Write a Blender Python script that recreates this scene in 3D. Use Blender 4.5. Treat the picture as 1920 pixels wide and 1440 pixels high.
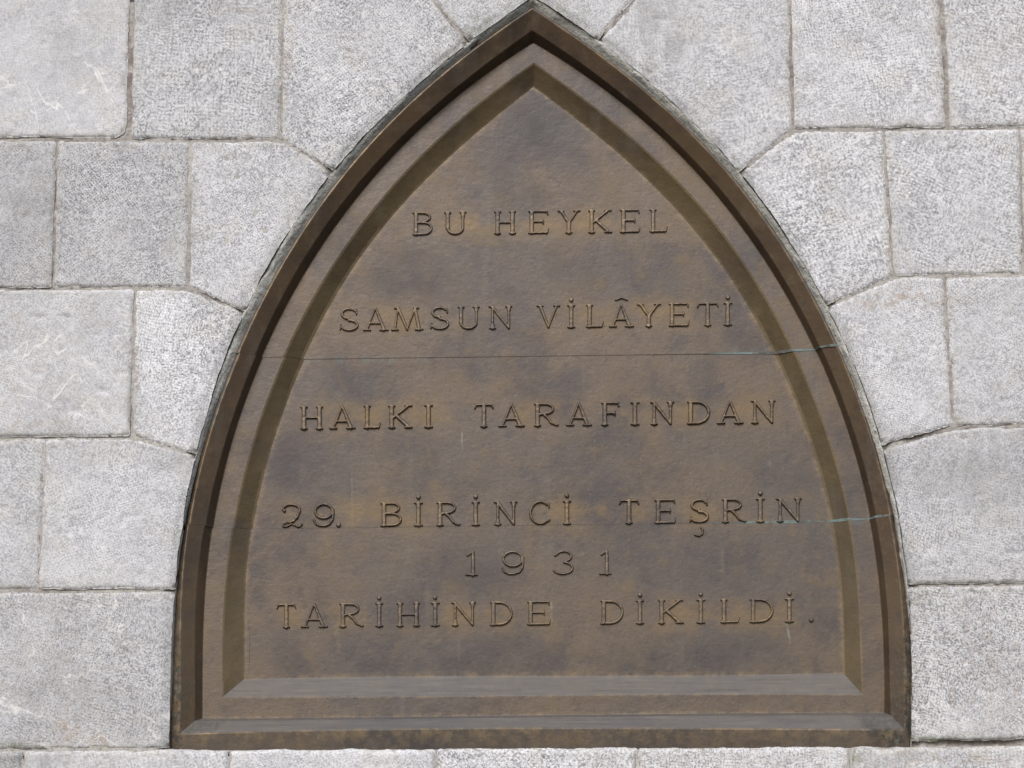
import bpy, bmesh, math
import numpy as np
from mathutils import Matrix, Vector

# ------------------------------------------------------------------ scene, camera, light
for o in list(bpy.data.objects):
    bpy.data.objects.remove(o)
scn = bpy.context.scene
C = scn.collection
R = math.radians

PITCH, ROLL, DIST, FPX = R(13.0), 0.013, 5.0, 5000.0     # 1 photo pixel = about 1 mm on the wall
Z0 = 2.6                                                # height of the picture's centre on the wall
cam_pos = np.array([0.0, -DIST * math.cos(PITCH), Z0 - DIST * math.sin(PITCH)])
f0 = np.array([0.0, math.cos(PITCH), math.sin(PITCH)])
u0 = np.array([0.0, -math.sin(PITCH), math.cos(PITCH)])
r0 = np.array([1.0, 0.0, 0.0])
rr = math.cos(ROLL) * r0 - math.sin(ROLL) * u0
uu = math.sin(ROLL) * r0 + math.cos(ROLL) * u0
cam = bpy.data.cameras.new('camera')
cam.sensor_width = 36.0
cam.lens = 36.0 * FPX / 1920.0
cam.clip_end = 200.0
cam_o = bpy.data.objects.new('camera', cam)
C.objects.link(cam_o)
cam_o.matrix_world = Matrix(((rr[0], uu[0], -f0[0], cam_pos[0]),
                             (rr[1], uu[1], -f0[1], cam_pos[1]),
                             (rr[2], uu[2], -f0[2], cam_pos[2]), (0, 0, 0, 1)))
scn.camera = cam_o

SUN_EL, SUN_AZ = R(42.0), R(-14.0)       # azimuth measured from straight in front of the wall, towards the right
world = bpy.data.worlds.new('World')
scn.world = world
world.use_nodes = True
wn = world.node_tree
sky = wn.nodes.new('ShaderNodeTexSky')
sky.sky_type = 'NISHITA'
sky.sun_disc = False
sky.sun_elevation = SUN_EL
sky.sun_rotation = math.pi - SUN_AZ
sky.air_density = 1.0
sky.dust_density = 2.0
sky.ozone_density = 1.0
wn.nodes['Background'].inputs['Strength'].default_value = 0.10
wn.links.new(sky.outputs[0], wn.nodes['Background'].inputs['Color'])
sun = bpy.data.lights.new('sun', 'SUN')
sun.energy = 1.5
sun.angle = R(24)
sun.color = (1.0, 0.97, 0.94)
sun_o = bpy.data.objects.new('sun', sun)
C.objects.link(sun_o)
sdir = Vector((math.sin(SUN_AZ) * math.cos(SUN_EL), -math.cos(SUN_AZ) * math.cos(SUN_EL), math.sin(SUN_EL)))
sun_o.rotation_euler = sdir.to_track_quat('Z', 'Y').to_euler()
sun_o.location = (0.5, -4, 6)
scn.view_settings.view_transform = 'Standard'
scn.view_settings.look = 'None'
scn.view_settings.gamma = 1.0
scn.view_settings.exposure = 0.57
scn.view_settings.use_curve_mapping = False


# ------------------------------------------------------------------ helpers
def P(px, py, depth):
    """photo pixel -> world point on the vertical plane y = depth (metres behind the wall face)"""
    px = np.asarray(px, float); py = np.asarray(py, float)
    a = (px - 960.0) / FPX; b = -(py - 720.0) / FPX
    d = f0[None] + a.reshape(-1, 1) * rr[None] + b.reshape(-1, 1) * uu[None]
    dep = np.broadcast_to(np.asarray(depth, float), px.shape).reshape(-1)
    t = (dep - cam_pos[1]) / d[:, 1]
    return cam_pos[None] + t[:, None] * d


def XZ(px, py, depth=0.0):
    p = P(np.atleast_1d(px), np.atleast_1d(py), depth)
    return p[:, [0, 2]]


def vnoise(x, z, freq, seed=0):
    x = np.asarray(x) * freq + 1000.0 + seed * 13.37; z = np.asarray(z) * freq + 1000.0 + seed * 7.91
    xi = np.floor(x).astype(np.int64); zi = np.floor(z).astype(np.int64)
    fx = x - xi; fz = z - zi
    fx = fx * fx * fx * (fx * (fx * 6 - 15) + 10); fz = fz * fz * fz * (fz * (fz * 6 - 15) + 10)

    def h(a, b):
        n = (a * 374761393 + b * 668265263 + seed * 974711) & 0x7fffffff
        n = ((n ^ (n >> 13)) * 1274126177) & 0x7fffffff
        return ((n ^ (n >> 16)) & 0xffff) / 32767.5 - 1.0
    v00 = h(xi, zi); v10 = h(xi + 1, zi); v01 = h(xi, zi + 1); v11 = h(xi + 1, zi + 1)
    return (v00 * (1 - fx) + v10 * fx) * (1 - fz) + (v01 * (1 - fx) + v11 * fx) * fz


def smax(a, b, k):
    h = np.maximum(k - np.abs(a - b), 0.0) / k
    return np.maximum(a, b) + h * h * k * 0.25


def link(name, me, parent=None, mat=None, loc=None):
    o = bpy.data.objects.new(name, me)
    C.objects.link(o)
    if mat is not None and me is not None:
        me.materials.append(mat)
    if parent is not None:
        o.parent = parent
    return o


def mesh_obj(name, verts, faces, parent, mat, smooth=True, attrs=None):
    verts = np.asarray(verts, float)
    org = verts.mean(axis=0)
    me = bpy.data.meshes.new(name)
    me.from_pydata((verts - org).tolist(), [], [list(map(int, f)) for f in faces])
    if smooth:
        me.polygons.foreach_set('use_smooth', np.ones(len(me.polygons), dtype=bool))
    for k, v in (attrs or {}).items():
        at = me.attributes.new(k, 'FLOAT', 'POINT')
        at.data.foreach_set('value', np.asarray(v, np.float32))
    me.update()
    o = link(name, me, parent, mat)
    o.location = Vector(org) - (parent.location if parent is not None and parent.type == 'EMPTY' else Vector((0, 0, 0)))
    return o


def grid_region(sdf, x0, x1, z0, z1, step):
    """grid over a region sdf<0, with the rim pulled onto the outline; returns x, z, quads, rim edges"""
    nx = int((x1 - x0) / step) + 2; nz = int((z1 - z0) / step) + 2
    gx, gz = np.meshgrid(x0 + np.arange(nx) * step, z0 + np.arange(nz) * step, indexing='ij')
    x = gx.ravel(); z = gz.ravel()
    d = sdf(x, z)
    ins = d < 0
    idx = np.arange(nx * nz).reshape(nx, nz)
    q = np.stack([idx[:-1, :-1].ravel(), idx[1:, :-1].ravel(), idx[1:, 1:].ravel(), idx[:-1, 1:].ravel()], 1)
    q = q[ins[q].any(axis=1)]
    used = np.unique(q)
    out = used[~ins[used]]
    e = step * 0.25
    px, pz = x[out].copy(), z[out].copy()
    for _ in range(3):
        dd = sdf(px, pz)
        gx_ = (sdf(px + e, pz) - sdf(px - e, pz)) / (2 * e)
        gz_ = (sdf(px, pz + e) - sdf(px, pz - e)) / (2 * e)
        n = np.maximum(gx_ ** 2 + gz_ ** 2, 0.25)
        mv = np.clip(dd / n, -step, step)
        px -= mv * gx_; pz -= mv * gz_
    x[out] = px; z[out] = pz
    remap = -np.ones(nx * nz, int); remap[used] = np.arange(len(used))
    q = remap[q]; x = x[used]; z = z[used]
    ed = np.concatenate([q[:, [0, 1]], q[:, [1, 2]], q[:, [2, 3]], q[:, [3, 0]]])
    key = np.sort(ed, 1); key = key[:, 0].astype(np.int64) * 10 ** 7 + key[:, 1]
    u, inv, cnt = np.unique(key, return_inverse=True, return_counts=True)
    rim = ed[cnt[inv] == 1]
    return x, z, q, rim


# ------------------------------------------------------------------ shader helpers
class NT:
    def __init__(self, name):
        self.m = bpy.data.materials.new(name)
        self.m.use_nodes = True
        self.t = self.m.node_tree
        self.b = self.t.nodes['Principled BSDF']

    def n(self, typ, **kw):
        nd = self.t.nodes.new(typ)
        for k, v in kw.items():
            setattr(nd, k, v)
        return nd

    def l(self, a, b):
        self.t.links.new(a, b)

    def setin(self, nd, i, v):
        if hasattr(v, 'is_linked') or isinstance(v, bpy.types.NodeSocket):
            self.l(v, nd.inputs[i])
        else:
            nd.inputs[i].default_value = v

    def math(self, op, a, b=0.0, c=0.0, clamp=False):
        nd = self.n('ShaderNodeMath', operation=op, use_clamp=clamp)
        self.setin(nd, 0, a); self.setin(nd, 1, b); self.setin(nd, 2, c)
        return nd.outputs[0]

    def vmath(self, op, a, b=(0, 0, 0)):
        nd = self.n('ShaderNodeVectorMath', operation=op)
        self.setin(nd, 0, a); self.setin(nd, 1, b)
        return nd.outputs[0]

    def noise(self, vec, scale, detail=3.0, rough=0.55, dist=0.0):
        nd = self.n('ShaderNodeTexNoise')
        self.setin(nd, 'Vector', vec); nd.inputs['Scale'].default_value = scale
        nd.inputs['Detail'].default_value = detail; nd.inputs['Roughness'].default_value = rough
        nd.inputs['Distortion'].default_value = dist
        return nd.outputs[0]

    def ramp(self, v, lo, hi, a=0.0, b=1.0):
        nd = self.n('ShaderNodeMapRange', interpolation_type='SMOOTHSTEP')
        self.setin(nd, 'Value', v)
        nd.inputs['From Min'].default_value = lo; nd.inputs['From Max'].default_value = hi
        nd.inputs['To Min'].default_value = a; nd.inputs['To Max'].default_value = b
        return nd.outputs[0]

    def mix(self, fac, a, b, mode='MIX'):
        nd = self.n('ShaderNodeMix', data_type='RGBA', blend_type=mode)
        self.setin(nd, 0, fac)
        for i, v in ((6, a), (7, b)):
            if isinstance(v, tuple):
                v = v if len(v) == 4 else (*v, 1.0)
            self.setin(nd, i, v)
        return nd.outputs[2]

    def attr(self, name):
        nd = self.n('ShaderNodeAttribute', attribute_name=name)
        return nd.outputs['Fac']

    def out(self, col, rough, bump_h=None, bump_d=0.001, strength=1.0, metallic=0.0, spec=0.5):
        if col is not None:
            self.setin(self.b, 'Base Color', col)
        self.setin(self.b, 'Roughness', rough)
        self.setin(self.b, 'Metallic', metallic)
        self.setin(self.b, 'Specular IOR Level', spec)
        if bump_h is not None:
            bp = self.n('ShaderNodeBump')
            bp.inputs['Distance'].default_value = bump_d
            bp.inputs['Strength'].default_value = strength
            self.l(bump_h, bp.inputs['Height'])
            self.l(bp.outputs[0], self.b.inputs['Normal'])
        return self.m


def stone_material():
    s = NT('tooled_limestone')
    tc = s.n('ShaderNodeTexCoord'); oi = s.n('ShaderNodeObjectInfo')
    sep = s.n('ShaderNodeSeparateColor'); s.l(oi.outputs['Color'], sep.inputs[0])
    tone, vein_amt, ang = sep.outputs[0], sep.outputs[1], sep.outputs[2]
    off = s.vmath('SCALE', (7.3, 0.0, 3.1)); s.l(s.math('MULTIPLY', oi.outputs['Random'], 9.0), off.node.inputs['Scale'])
    p = s.vmath('ADD', tc.outputs['Object'], off)
    rot = s.n('ShaderNodeVectorRotate', rotation_type='Y_AXIS'); s.l(tc.outputs['Object'], rot.inputs['Vector'])
    # the tooling direction drifts over the face
    wob = s.noise(p, 5.0, 2.0)
    s.l(s.math('ADD', s.math('MULTIPLY', ang, 3.14), s.math('MULTIPLY', s.math('SUBTRACT', wob, 0.5), 0.7)), rot.inputs['Angle'])
    q = s.vmath('ADD', rot.outputs[0], off)
    rnd = oi.outputs['Random']
    sc = s.n('ShaderNodeVectorMath', operation='SCALE'); s.l(q, sc.inputs[0])
    s.l(s.math('MULTIPLY_ADD', rnd, 0.6, 0.85), sc.inputs['Scale'])
    qs = sc.outputs[0]
    n_a = s.noise(s.vmath('MULTIPLY', qs, (1.0, 1.0, 0.55)), 310.0, 2.5, 0.65, 0.2)
    n_b = s.noise(s.vmath('MULTIPLY', qs, (0.55, 1.0, 1.0)), 310.0, 2.5, 0.65, 0.2)
    n_iso = s.noise(p, 290.0, 2.5, 0.7)
    weave = s.n('ShaderNodeMix', data_type='FLOAT')
    s.l(s.ramp(s.noise(p, 11.0, 2.0), 0.40, 0.60), weave.inputs[0]); s.l(n_a, weave.inputs[2]); s.l(n_b, weave.inputs[3])
    n_fine = weave.outputs[0]
    hat = []
    for dr in ('X', 'Z'):
        wv = s.n('ShaderNodeTexWave', wave_type='BANDS', bands_direction=dr)
        s.l(qs, wv.inputs['Vector']); wv.inputs['Scale'].default_value = 48.0
        wv.inputs['Distortion'].default_value = 3.0; wv.inputs['Detail'].default_value = 2.0; wv.inputs['Detail Scale'].default_value = 2.5
        hat.append(wv.outputs['Fac'])
    hatch = s.math('MULTIPLY', s.math('MULTIPLY', hat[0], hat[1]), s.ramp(s.noise(p, 8.0, 2.0), 0.42, 0.60, 0.15, 0.8))
    n_mid = s.noise(p, 95.0, 4.0, 0.65)
    n_big = s.noise(p, 9.0, 4.0, 0.6)
    n_patch = s.noise(p, 22.0, 4.0, 0.6)
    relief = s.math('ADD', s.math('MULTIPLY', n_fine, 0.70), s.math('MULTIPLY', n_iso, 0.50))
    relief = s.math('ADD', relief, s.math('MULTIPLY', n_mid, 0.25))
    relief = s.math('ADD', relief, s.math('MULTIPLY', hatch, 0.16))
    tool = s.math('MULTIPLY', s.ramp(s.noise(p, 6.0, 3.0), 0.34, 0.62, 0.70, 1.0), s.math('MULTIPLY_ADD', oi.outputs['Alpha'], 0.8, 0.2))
    # colour
    base = s.mix(s.ramp(n_big, 0.3, 0.7), (0.57, 0.568, 0.580), (0.655, 0.652, 0.662))
    base = s.mix(s.math('MULTIPLY', s.ramp(n_patch, 0.48, 0.72), 0.5), base, (0.66, 0.658, 0.665))
    base = s.mix(s.math('MULTIPLY', s.ramp(s.noise(s.vmath('ADD', p, (4.4, 2.0, 8.8)), 13.0, 4.0, 0.6), 0.50, 0.68), 0.45), base, (0.60, 0.575, 0.53))
    base = s.mix(s.math('MULTIPLY', s.ramp(n_patch, 0.42, 0.25), 0.3), base, (0.44, 0.437, 0.45))
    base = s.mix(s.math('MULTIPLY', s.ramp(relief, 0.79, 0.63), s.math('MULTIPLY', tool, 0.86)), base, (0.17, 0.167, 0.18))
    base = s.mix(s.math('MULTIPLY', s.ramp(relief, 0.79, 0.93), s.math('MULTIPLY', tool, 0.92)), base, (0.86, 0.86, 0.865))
    # pale calcite veins
    vr = s.n('ShaderNodeVectorRotate', rotation_type='Y_AXIS'); s.l(p, vr.inputs['Vector'])
    s.l(s.math('MULTIPLY', rnd, 6.0), vr.inputs['Angle'])
    vq = s.vmath('ADD', s.vmath('MULTIPLY', vr.outputs[0], (1.0, 1.0, 0.32)), (0.0, 0.0, 0.0))
    vn = s.noise(vq, 7.0, 4.0, 0.50, 0.15)
    vein = s.ramp(s.math('ABSOLUTE', s.math('SUBTRACT', vn, 0.5)), 0.0075, 0.001)
    vn2 = s.noise(s.vmath('ADD', s.vmath('MULTIPLY', vr.outputs[0], (0.35, 1.0, 1.0)), (3.0, 0.0, 5.0)), 10.0, 4.0, 0.5, 0.15)
    vein2 = s.ramp(s.math('ABSOLUTE', s.math('SUBTRACT', vn2, 0.5)), 0.0065, 0.001)
    vein = s.math('MAXIMUM', vein, s.math('MULTIPLY', vein2, 0.7))
    vein = s.math('MULTIPLY', vein, s.ramp(s.noise(p, 55.0, 3.0, 0.7), 0.34, 0.56))
    gate = s.ramp(s.noise(p, 7.0, 2.0), 0.41, 0.54)
    vein = s.math('MULTIPLY', s.math('MULTIPLY', vein, gate), vein_amt)
    base = s.mix(s.math('MULTIPLY', vein, 0.95), base, (0.84, 0.83, 0.80))
    # overall tone of each stone
    tn = s.n('ShaderNodeMixRGB', blend_type='MULTIPLY'); tn.inputs[0].default_value = 1.0
    s.l(base, tn.inputs[1])
    comb = s.n('ShaderNodeCombineColor')
    for i in range(3):
        s.l(s.math('MULTIPLY_ADD', tone, 0.58, 0.71), comb.inputs[i])
    s.l(comb.outputs[0], tn.inputs[2])
    base = tn.outputs[0]
    # lime and dirt along the arrises, stains, moss
    edge = s.math('MULTIPLY', s.attr('edge'), s.ramp(s.noise(p, 38.0, 4.0, 0.65), 0.40, 0.66))
    base = s.mix(s.math('MULTIPLY', edge, 0.75), base, (0.50, 0.47, 0.41))
    base = s.mix(s.math('MULTIPLY', s.attr('edge'), s.math('MULTIPLY', s.ramp(s.noise(p, 90.0, 4.0, 0.7), 0.54, 0.64), 0.7)), base, (0.20, 0.17, 0.155))
    rust = s.math('MULTIPLY', s.attr('rust'), s.ramp(s.noise(p, 60.0, 4.0, 0.7), 0.42, 0.62))
    base = s.mix(s.math('MULTIPLY', rust, 0.6), base, (0.42, 0.30, 0.19))
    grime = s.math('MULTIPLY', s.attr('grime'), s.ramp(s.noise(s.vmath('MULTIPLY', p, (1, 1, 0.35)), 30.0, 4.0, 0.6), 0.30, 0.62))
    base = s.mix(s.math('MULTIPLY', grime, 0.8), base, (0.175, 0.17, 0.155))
    moss = s.math('MULTIPLY', s.attr('moss'), s.ramp(s.noise(p, 80.0, 4.0, 0.7), 0.40, 0.58))
    base = s.mix(s.math('MULTIPLY', moss, 0.85), base, (0.13, 0.14, 0.06))
    h = s.math('MULTIPLY', relief, tool)
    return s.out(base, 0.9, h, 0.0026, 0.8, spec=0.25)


def mortar_material(name, c1, c2, c3):
    s = NT(name)
    g = s.n('ShaderNodeNewGeometry')
    p = g.outputs['Position']
    n1 = s.noise(p, 14.0, 4.0, 0.6); n2 = s.noise(p, 150.0, 4.0, 0.65); n3 = s.noise(p, 45.0, 4.0, 0.65)
    col = s.mix(s.ramp(n1, 0.38, 0.62), c1, c2)
    col = s.mix(s.math('MULTIPLY', s.ramp(n3, 0.52, 0.66), 0.8), col, c3)
    col = s.mix(s.math('MULTIPLY', s.attr('brown'), s.ramp(n3, 0.36, 0.58, 0.10, 0.85)), col, (0.185, 0.145, 0.135))
    col = s.mix(s.math('MULTIPLY', s.ramp(n2, 0.48, 0.3), 0.6), col, (0.10, 0.09, 0.085))
    return s.out(col, 0.95, s.math('ADD', n2, s.math('MULTIPLY', n3, 1.5)), 0.003, 0.9, spec=0.2)


def streak_mask(s, px0, py0, px1, py1, w, depth):
    """soft line mark on the bronze between two points"""
    a, b = P([px0, px1], [py0, py1], depth)
    g = s.n('ShaderNodeNewGeometry').outputs['Position']
    ab = Vector(b - a); ab.y = 0; L = ab.length; ab.normalize()
    rel = s.vmath('MULTIPLY', s.vmath('SUBTRACT', g, tuple(a)), (1, 0, 1))
    nd = s.n('ShaderNodeVectorMath', operation='DOT_PRODUCT'); s.l(rel, nd.inputs[0]); nd.inputs[1].default_value = ab
    t = s.math('MINIMUM', s.math('MAXIMUM', nd.outputs['Value'], 0.0), L)
    sc = s.n('ShaderNodeVectorMath', operation='SCALE'); sc.inputs[0].default_value = ab; s.l(t, sc.inputs['Scale'])
    dv = s.vmath('SUBTRACT', rel, sc.outputs[0])
    ln = s.n('ShaderNodeVectorMath', operation='LENGTH'); s.l(dv, ln.inputs[0])
    return s.ramp(ln.outputs['Value'], w * 1.5, 0.0)


def bronze_material(name, olive=0):
    s = NT(name)
    p = s.n('ShaderNodeNewGeometry').outputs['Position']
    big = s.noise(p, 4.2, 5.0, 0.62, 0.5)
    big2 = s.noise(s.vmath('ADD', p, (3.1, 0.7, 9.2)), 6.0, 5.0, 0.6, 0.3)
    mid = s.noise(p, 24.0, 5.0, 0.62)
    fine = s.noise(p, 190.0, 4.0, 0.6)
    brush = s.noise(s.vmath('MULTIPLY', p, (0.35, 1.0, 1.0)), 160.0, 3.0, 0.6)
    drip = s.noise(s.vmath('MULTIPLY', p, (1.0, 1.0, 0.10)), 28.0, 3.0, 0.55)
    a, b, c = [((0.116, 0.095, 0.081), (0.137, 0.104, 0.077), (0.076, 0.065, 0.063)),
               ((0.122, 0.088, 0.047), (0.142, 0.102, 0.052), (0.102, 0.073, 0.046)),
               ((0.108, 0.070, 0.044), (0.125, 0.083, 0.047), (0.078, 0.055, 0.040)),
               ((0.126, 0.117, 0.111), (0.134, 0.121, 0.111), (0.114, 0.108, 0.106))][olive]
    col = s.mix(s.ramp(big, 0.40, 0.60), a, b)
    col = s.mix(s.math('MULTIPLY', s.ramp(big2, 0.46, 0.70), 0.95), col, c)
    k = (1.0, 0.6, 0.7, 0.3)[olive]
    col = s.mix(s.math('MULTIPLY', s.ramp(mid, 0.54, 0.70), 0.55 * k), col, (0.170, 0.126, 0.078))
    col = s.mix(s.math('MULTIPLY', s.ramp(mid, 0.45, 0.30), 0.5 * k), col, (0.070, 0.062, 0.062))
    col = s.mix(s.math('MULTIPLY', s.ramp(drip, 0.55, 0.70), 0.10 if olive == 3 else 0.30), col, (0.150, 0.130, 0.108))
    col = s.mix(s.math('MULTIPLY', s.ramp(fine, 0.58, 0.74), 0.40 * k), col, (0.21, 0.168, 0.118))
    col = s.mix(s.math('MULTIPLY', s.ramp(fine, 0.42, 0.28), 0.45 * k), col, (0.05, 0.043, 0.04))
    if not olive:
        # darker patina clouds
        cl = s.ramp(s.noise(s.vmath('ADD', p, (1.0, 8.0, 4.0)), 9.0, 5.0, 0.62), 0.34, 0.62)
        for (xa, ya, xb, yb, w_, am) in ((1000, 240, 1000, 310, 0.11, .75), (740, 520, 850, 525, 0.055, .7), (560, 1235, 1420, 1240, 0.05, .75), (545, 870, 590, 905, 0.075, .75), (1300, 1055, 1380, 1060, 0.05, .65),
                                         (1330, 640, 1440, 640, 0.045, .5), (1060, 500, 1100, 500, 0.05, .4), (640, 700, 720, 705, 0.05, .45), (860, 1060, 900, 1075, 0.05, .5), (1440, 880, 1500, 900, 0.04, .4)):
            col = s.mix(s.math('MULTIPLY', s.math('MULTIPLY', streak_mask(s, xa, ya, xb, yb, w_, 0.071), cl), min(am * 1.2, 0.9)), col, (0.066, 0.058, 0.058))
        # green bleeding from the casting joints
        gn = s.ramp(s.noise(s.vmath('MULTIPLY', p, (1.0, 1.0, 0.4)), 45.0, 4.0, 0.65), 0.44, 0.64)
        for (xa, ya, xb, yb, dd_) in ((1350, 663, 1450, 661, 0.08), (1390, 982, 1560, 980, 0.08), (1495, 664, 1535, 662, 0.06), (1600, 980, 1640, 979, 0.06), (560, 676, 800, 678, 0.08)):
            col = s.mix(s.math('MULTIPLY', s.math('MULTIPLY', streak_mask(s, xa, ya, xb, yb, 0.0075, dd_), gn), 0.5), col, (0.125, 0.150, 0.145))
        # warmer metal rubbed around each line of the inscription
        hz = s.ramp(s.noise(s.vmath('ADD', p, (5.0, 1.0, 2.0)), 11.0, 5.0, 0.65), 0.42, 0.66)
        for (xa, ya, xb, yb) in ((790, 425, 1235, 415), (660, 605, 1350, 590), (590, 785, 1430, 775), (560, 970, 1480, 960), (560, 1160, 1500, 1150)):
            col = s.mix(s.math('MULTIPLY', s.math('MULTIPLY', streak_mask(s, xa, ya, xb, yb, 0.036, 0.08), hz), 0.75), col, (0.195, 0.133, 0.066))
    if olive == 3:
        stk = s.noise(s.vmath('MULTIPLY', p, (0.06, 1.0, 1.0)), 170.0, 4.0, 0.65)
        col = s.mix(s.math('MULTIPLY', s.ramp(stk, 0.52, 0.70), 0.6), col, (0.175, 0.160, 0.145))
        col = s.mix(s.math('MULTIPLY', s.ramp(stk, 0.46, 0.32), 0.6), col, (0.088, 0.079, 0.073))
    # rubbed arrises
    wear = s.math('MULTIPLY', s.attr('wear'), s.ramp(s.noise(p, 50.0, 4.0, 0.65), 0.40, 0.66, 0.05, 1.0))
    col = s.mix(s.math('MULTIPLY', wear, 0.75), col, (0.26, 0.19, 0.11))
    # verdigris and dark crust toward the outer lower corners
    vg = s.math('MULTIPLY', s.attr('verdigris'), s.ramp(s.noise(s.vmath('MULTIPLY', p, (1, 1, 0.5)), 170.0, 4.0, 0.68), 0.52, 0.66))
    crust = s.math('MULTIPLY', s.attr('verdigris'), s.ramp(s.noise(p, 90.0, 5.0, 0.65), 0.42, 0.60))
    col = s.mix(s.math('MULTIPLY', crust, 0.8), col, (0.055, 0.052, 0.042))
    col = s.mix(s.math('MULTIPLY', vg, 0.6), col, (0.20, 0.22, 0.185))
    if not olive:
        brk = s.ramp(s.noise(p, 70.0, 4.0, 0.7), 0.35, 0.65)
        for m in ((1474, 1172, 1481, 1205, 0.0022, (0.28, 0.33, 0.31), 0.8), (866, 812, 867, 846, 0.0018, (0.30, 0.27, 0.21), 0.7),
                  (660, 888, 661, 985, 0.0016, (0.25, 0.21, 0.16), 0.5), (1033, 1130, 1034, 1165, 0.003, (0.26, 0.24, 0.21), 0.6),
                  (632, 1180, 634, 1222, 0.005, (0.26, 0.19, 0.12), 0.55), (860, 1195, 861, 1240, 0.0022, (0.24, 0.22, 0.19), 0.4),
                  (1352, 1025, 1354, 1075, 0.005, (0.24, 0.20, 0.14), 0.45), (1442, 870, 1446, 876, 0.005, (0.27, 0.26, 0.28), 0.6)):
            col = s.mix(s.math('MULTIPLY', s.math('MULTIPLY', streak_mask(s, *m[:5], 0.08), brk), m[6] * 0.8), col, m[5])
    rough = s.math('ADD', s.ramp(mid, 0.3, 0.7, 0.40, 0.56) if olive != 3 else 0.68, s.math('MULTIPLY', s.attr('verdigris'), 0.3))
    h = s.math('ADD', s.math('MULTIPLY', fine, 0.35), s.math('MULTIPLY', brush, 0.35))
    h = s.math('ADD', h, s.math('MULTIPLY', mid, 1.4))
    h = s.math('ADD', h, s.math('MULTIPLY', s.noise(p, 75.0, 3.0, 0.6), 0.7))
    return s.out(col, rough, h, 0.0008, 0.7, metallic=0.4, spec=0.5)


def seam_material():
    s = NT('verdigris_seam')
    p = s.n('ShaderNodeNewGeometry').outputs['Position']
    sp = s.n('ShaderNodeSeparateXYZ'); s.l(p, sp.inputs[0])
    along = s.ramp(sp.outputs[0], 0.33, 0.46)
    left = s.ramp(sp.outputs[0], -0.42, -0.50)
    n = s.noise(s.vmath('MULTIPLY', p, (0.4, 1, 1)), 42.0, 4.0, 0.65)
    m = s.math('MULTIPLY', s.math('MAXIMUM', along, s.math('MULTIPLY', left, 0.9)), s.ramp(n, 0.42, 0.58))
    col = s.mix(s.ramp(s.noise(p, 30.0, 3.0), 0.4, 0.6), (0.095, 0.083, 0.073), (0.125, 0.106, 0.088))
    col = s.mix(m, col, (0.18, 0.23, 0.22))
    return s.out(col, 0.8, s.noise(p, 220.0, 3.0), 0.0015, 0.8, spec=0.3)


M_STONE = stone_material()
M_MORTAR = mortar_material('joint_mortar', (0.52, 0.495, 0.45), (0.42, 0.395, 0.365), (0.55, 0.53, 0.49))
M_BEAD = mortar_material('weathered_bedding_mortar', (0.56, 0.55, 0.50), (0.42, 0.415, 0.375), (0.63, 0.64, 0.60))
M_CORE = mortar_material('wall_core', (0.10, 0.10, 0.10), (0.08, 0.08, 0.08), (0.12, 0.12, 0.11))
M_BRONZE = bronze_material('bronze_field')
M_BRONZE_MOULD = bronze_material('bronze_outer_moulding', 2)
M_BRONZE_BEVEL = bronze_material('bronze_bevel', 1)
M_BRONZE_LEDGE = bronze_material('bronze_skylit_ledge', 3)  # up-facing bevels: sky reflection painted in as lighter grey, with a dust film
M_SEAM = seam_material()


# ------------------------------------------------------------------ traced outlines (photo pixels, x as a function of y)
def fit(pts, y0, apex, deg=6):
    a = np.array(pts, float)
    a = np.vstack([a, [apex] * 6])
    w = np.ones(len(a)); w[-6:] = 3
    s = (a[:, 1] - 700) / 700
    c = np.polyfit(s, a[:, 0], deg, w=w)
    return lambda y: np.polyval(c, (np.asarray(y, float) - 700) / 700)


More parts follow.
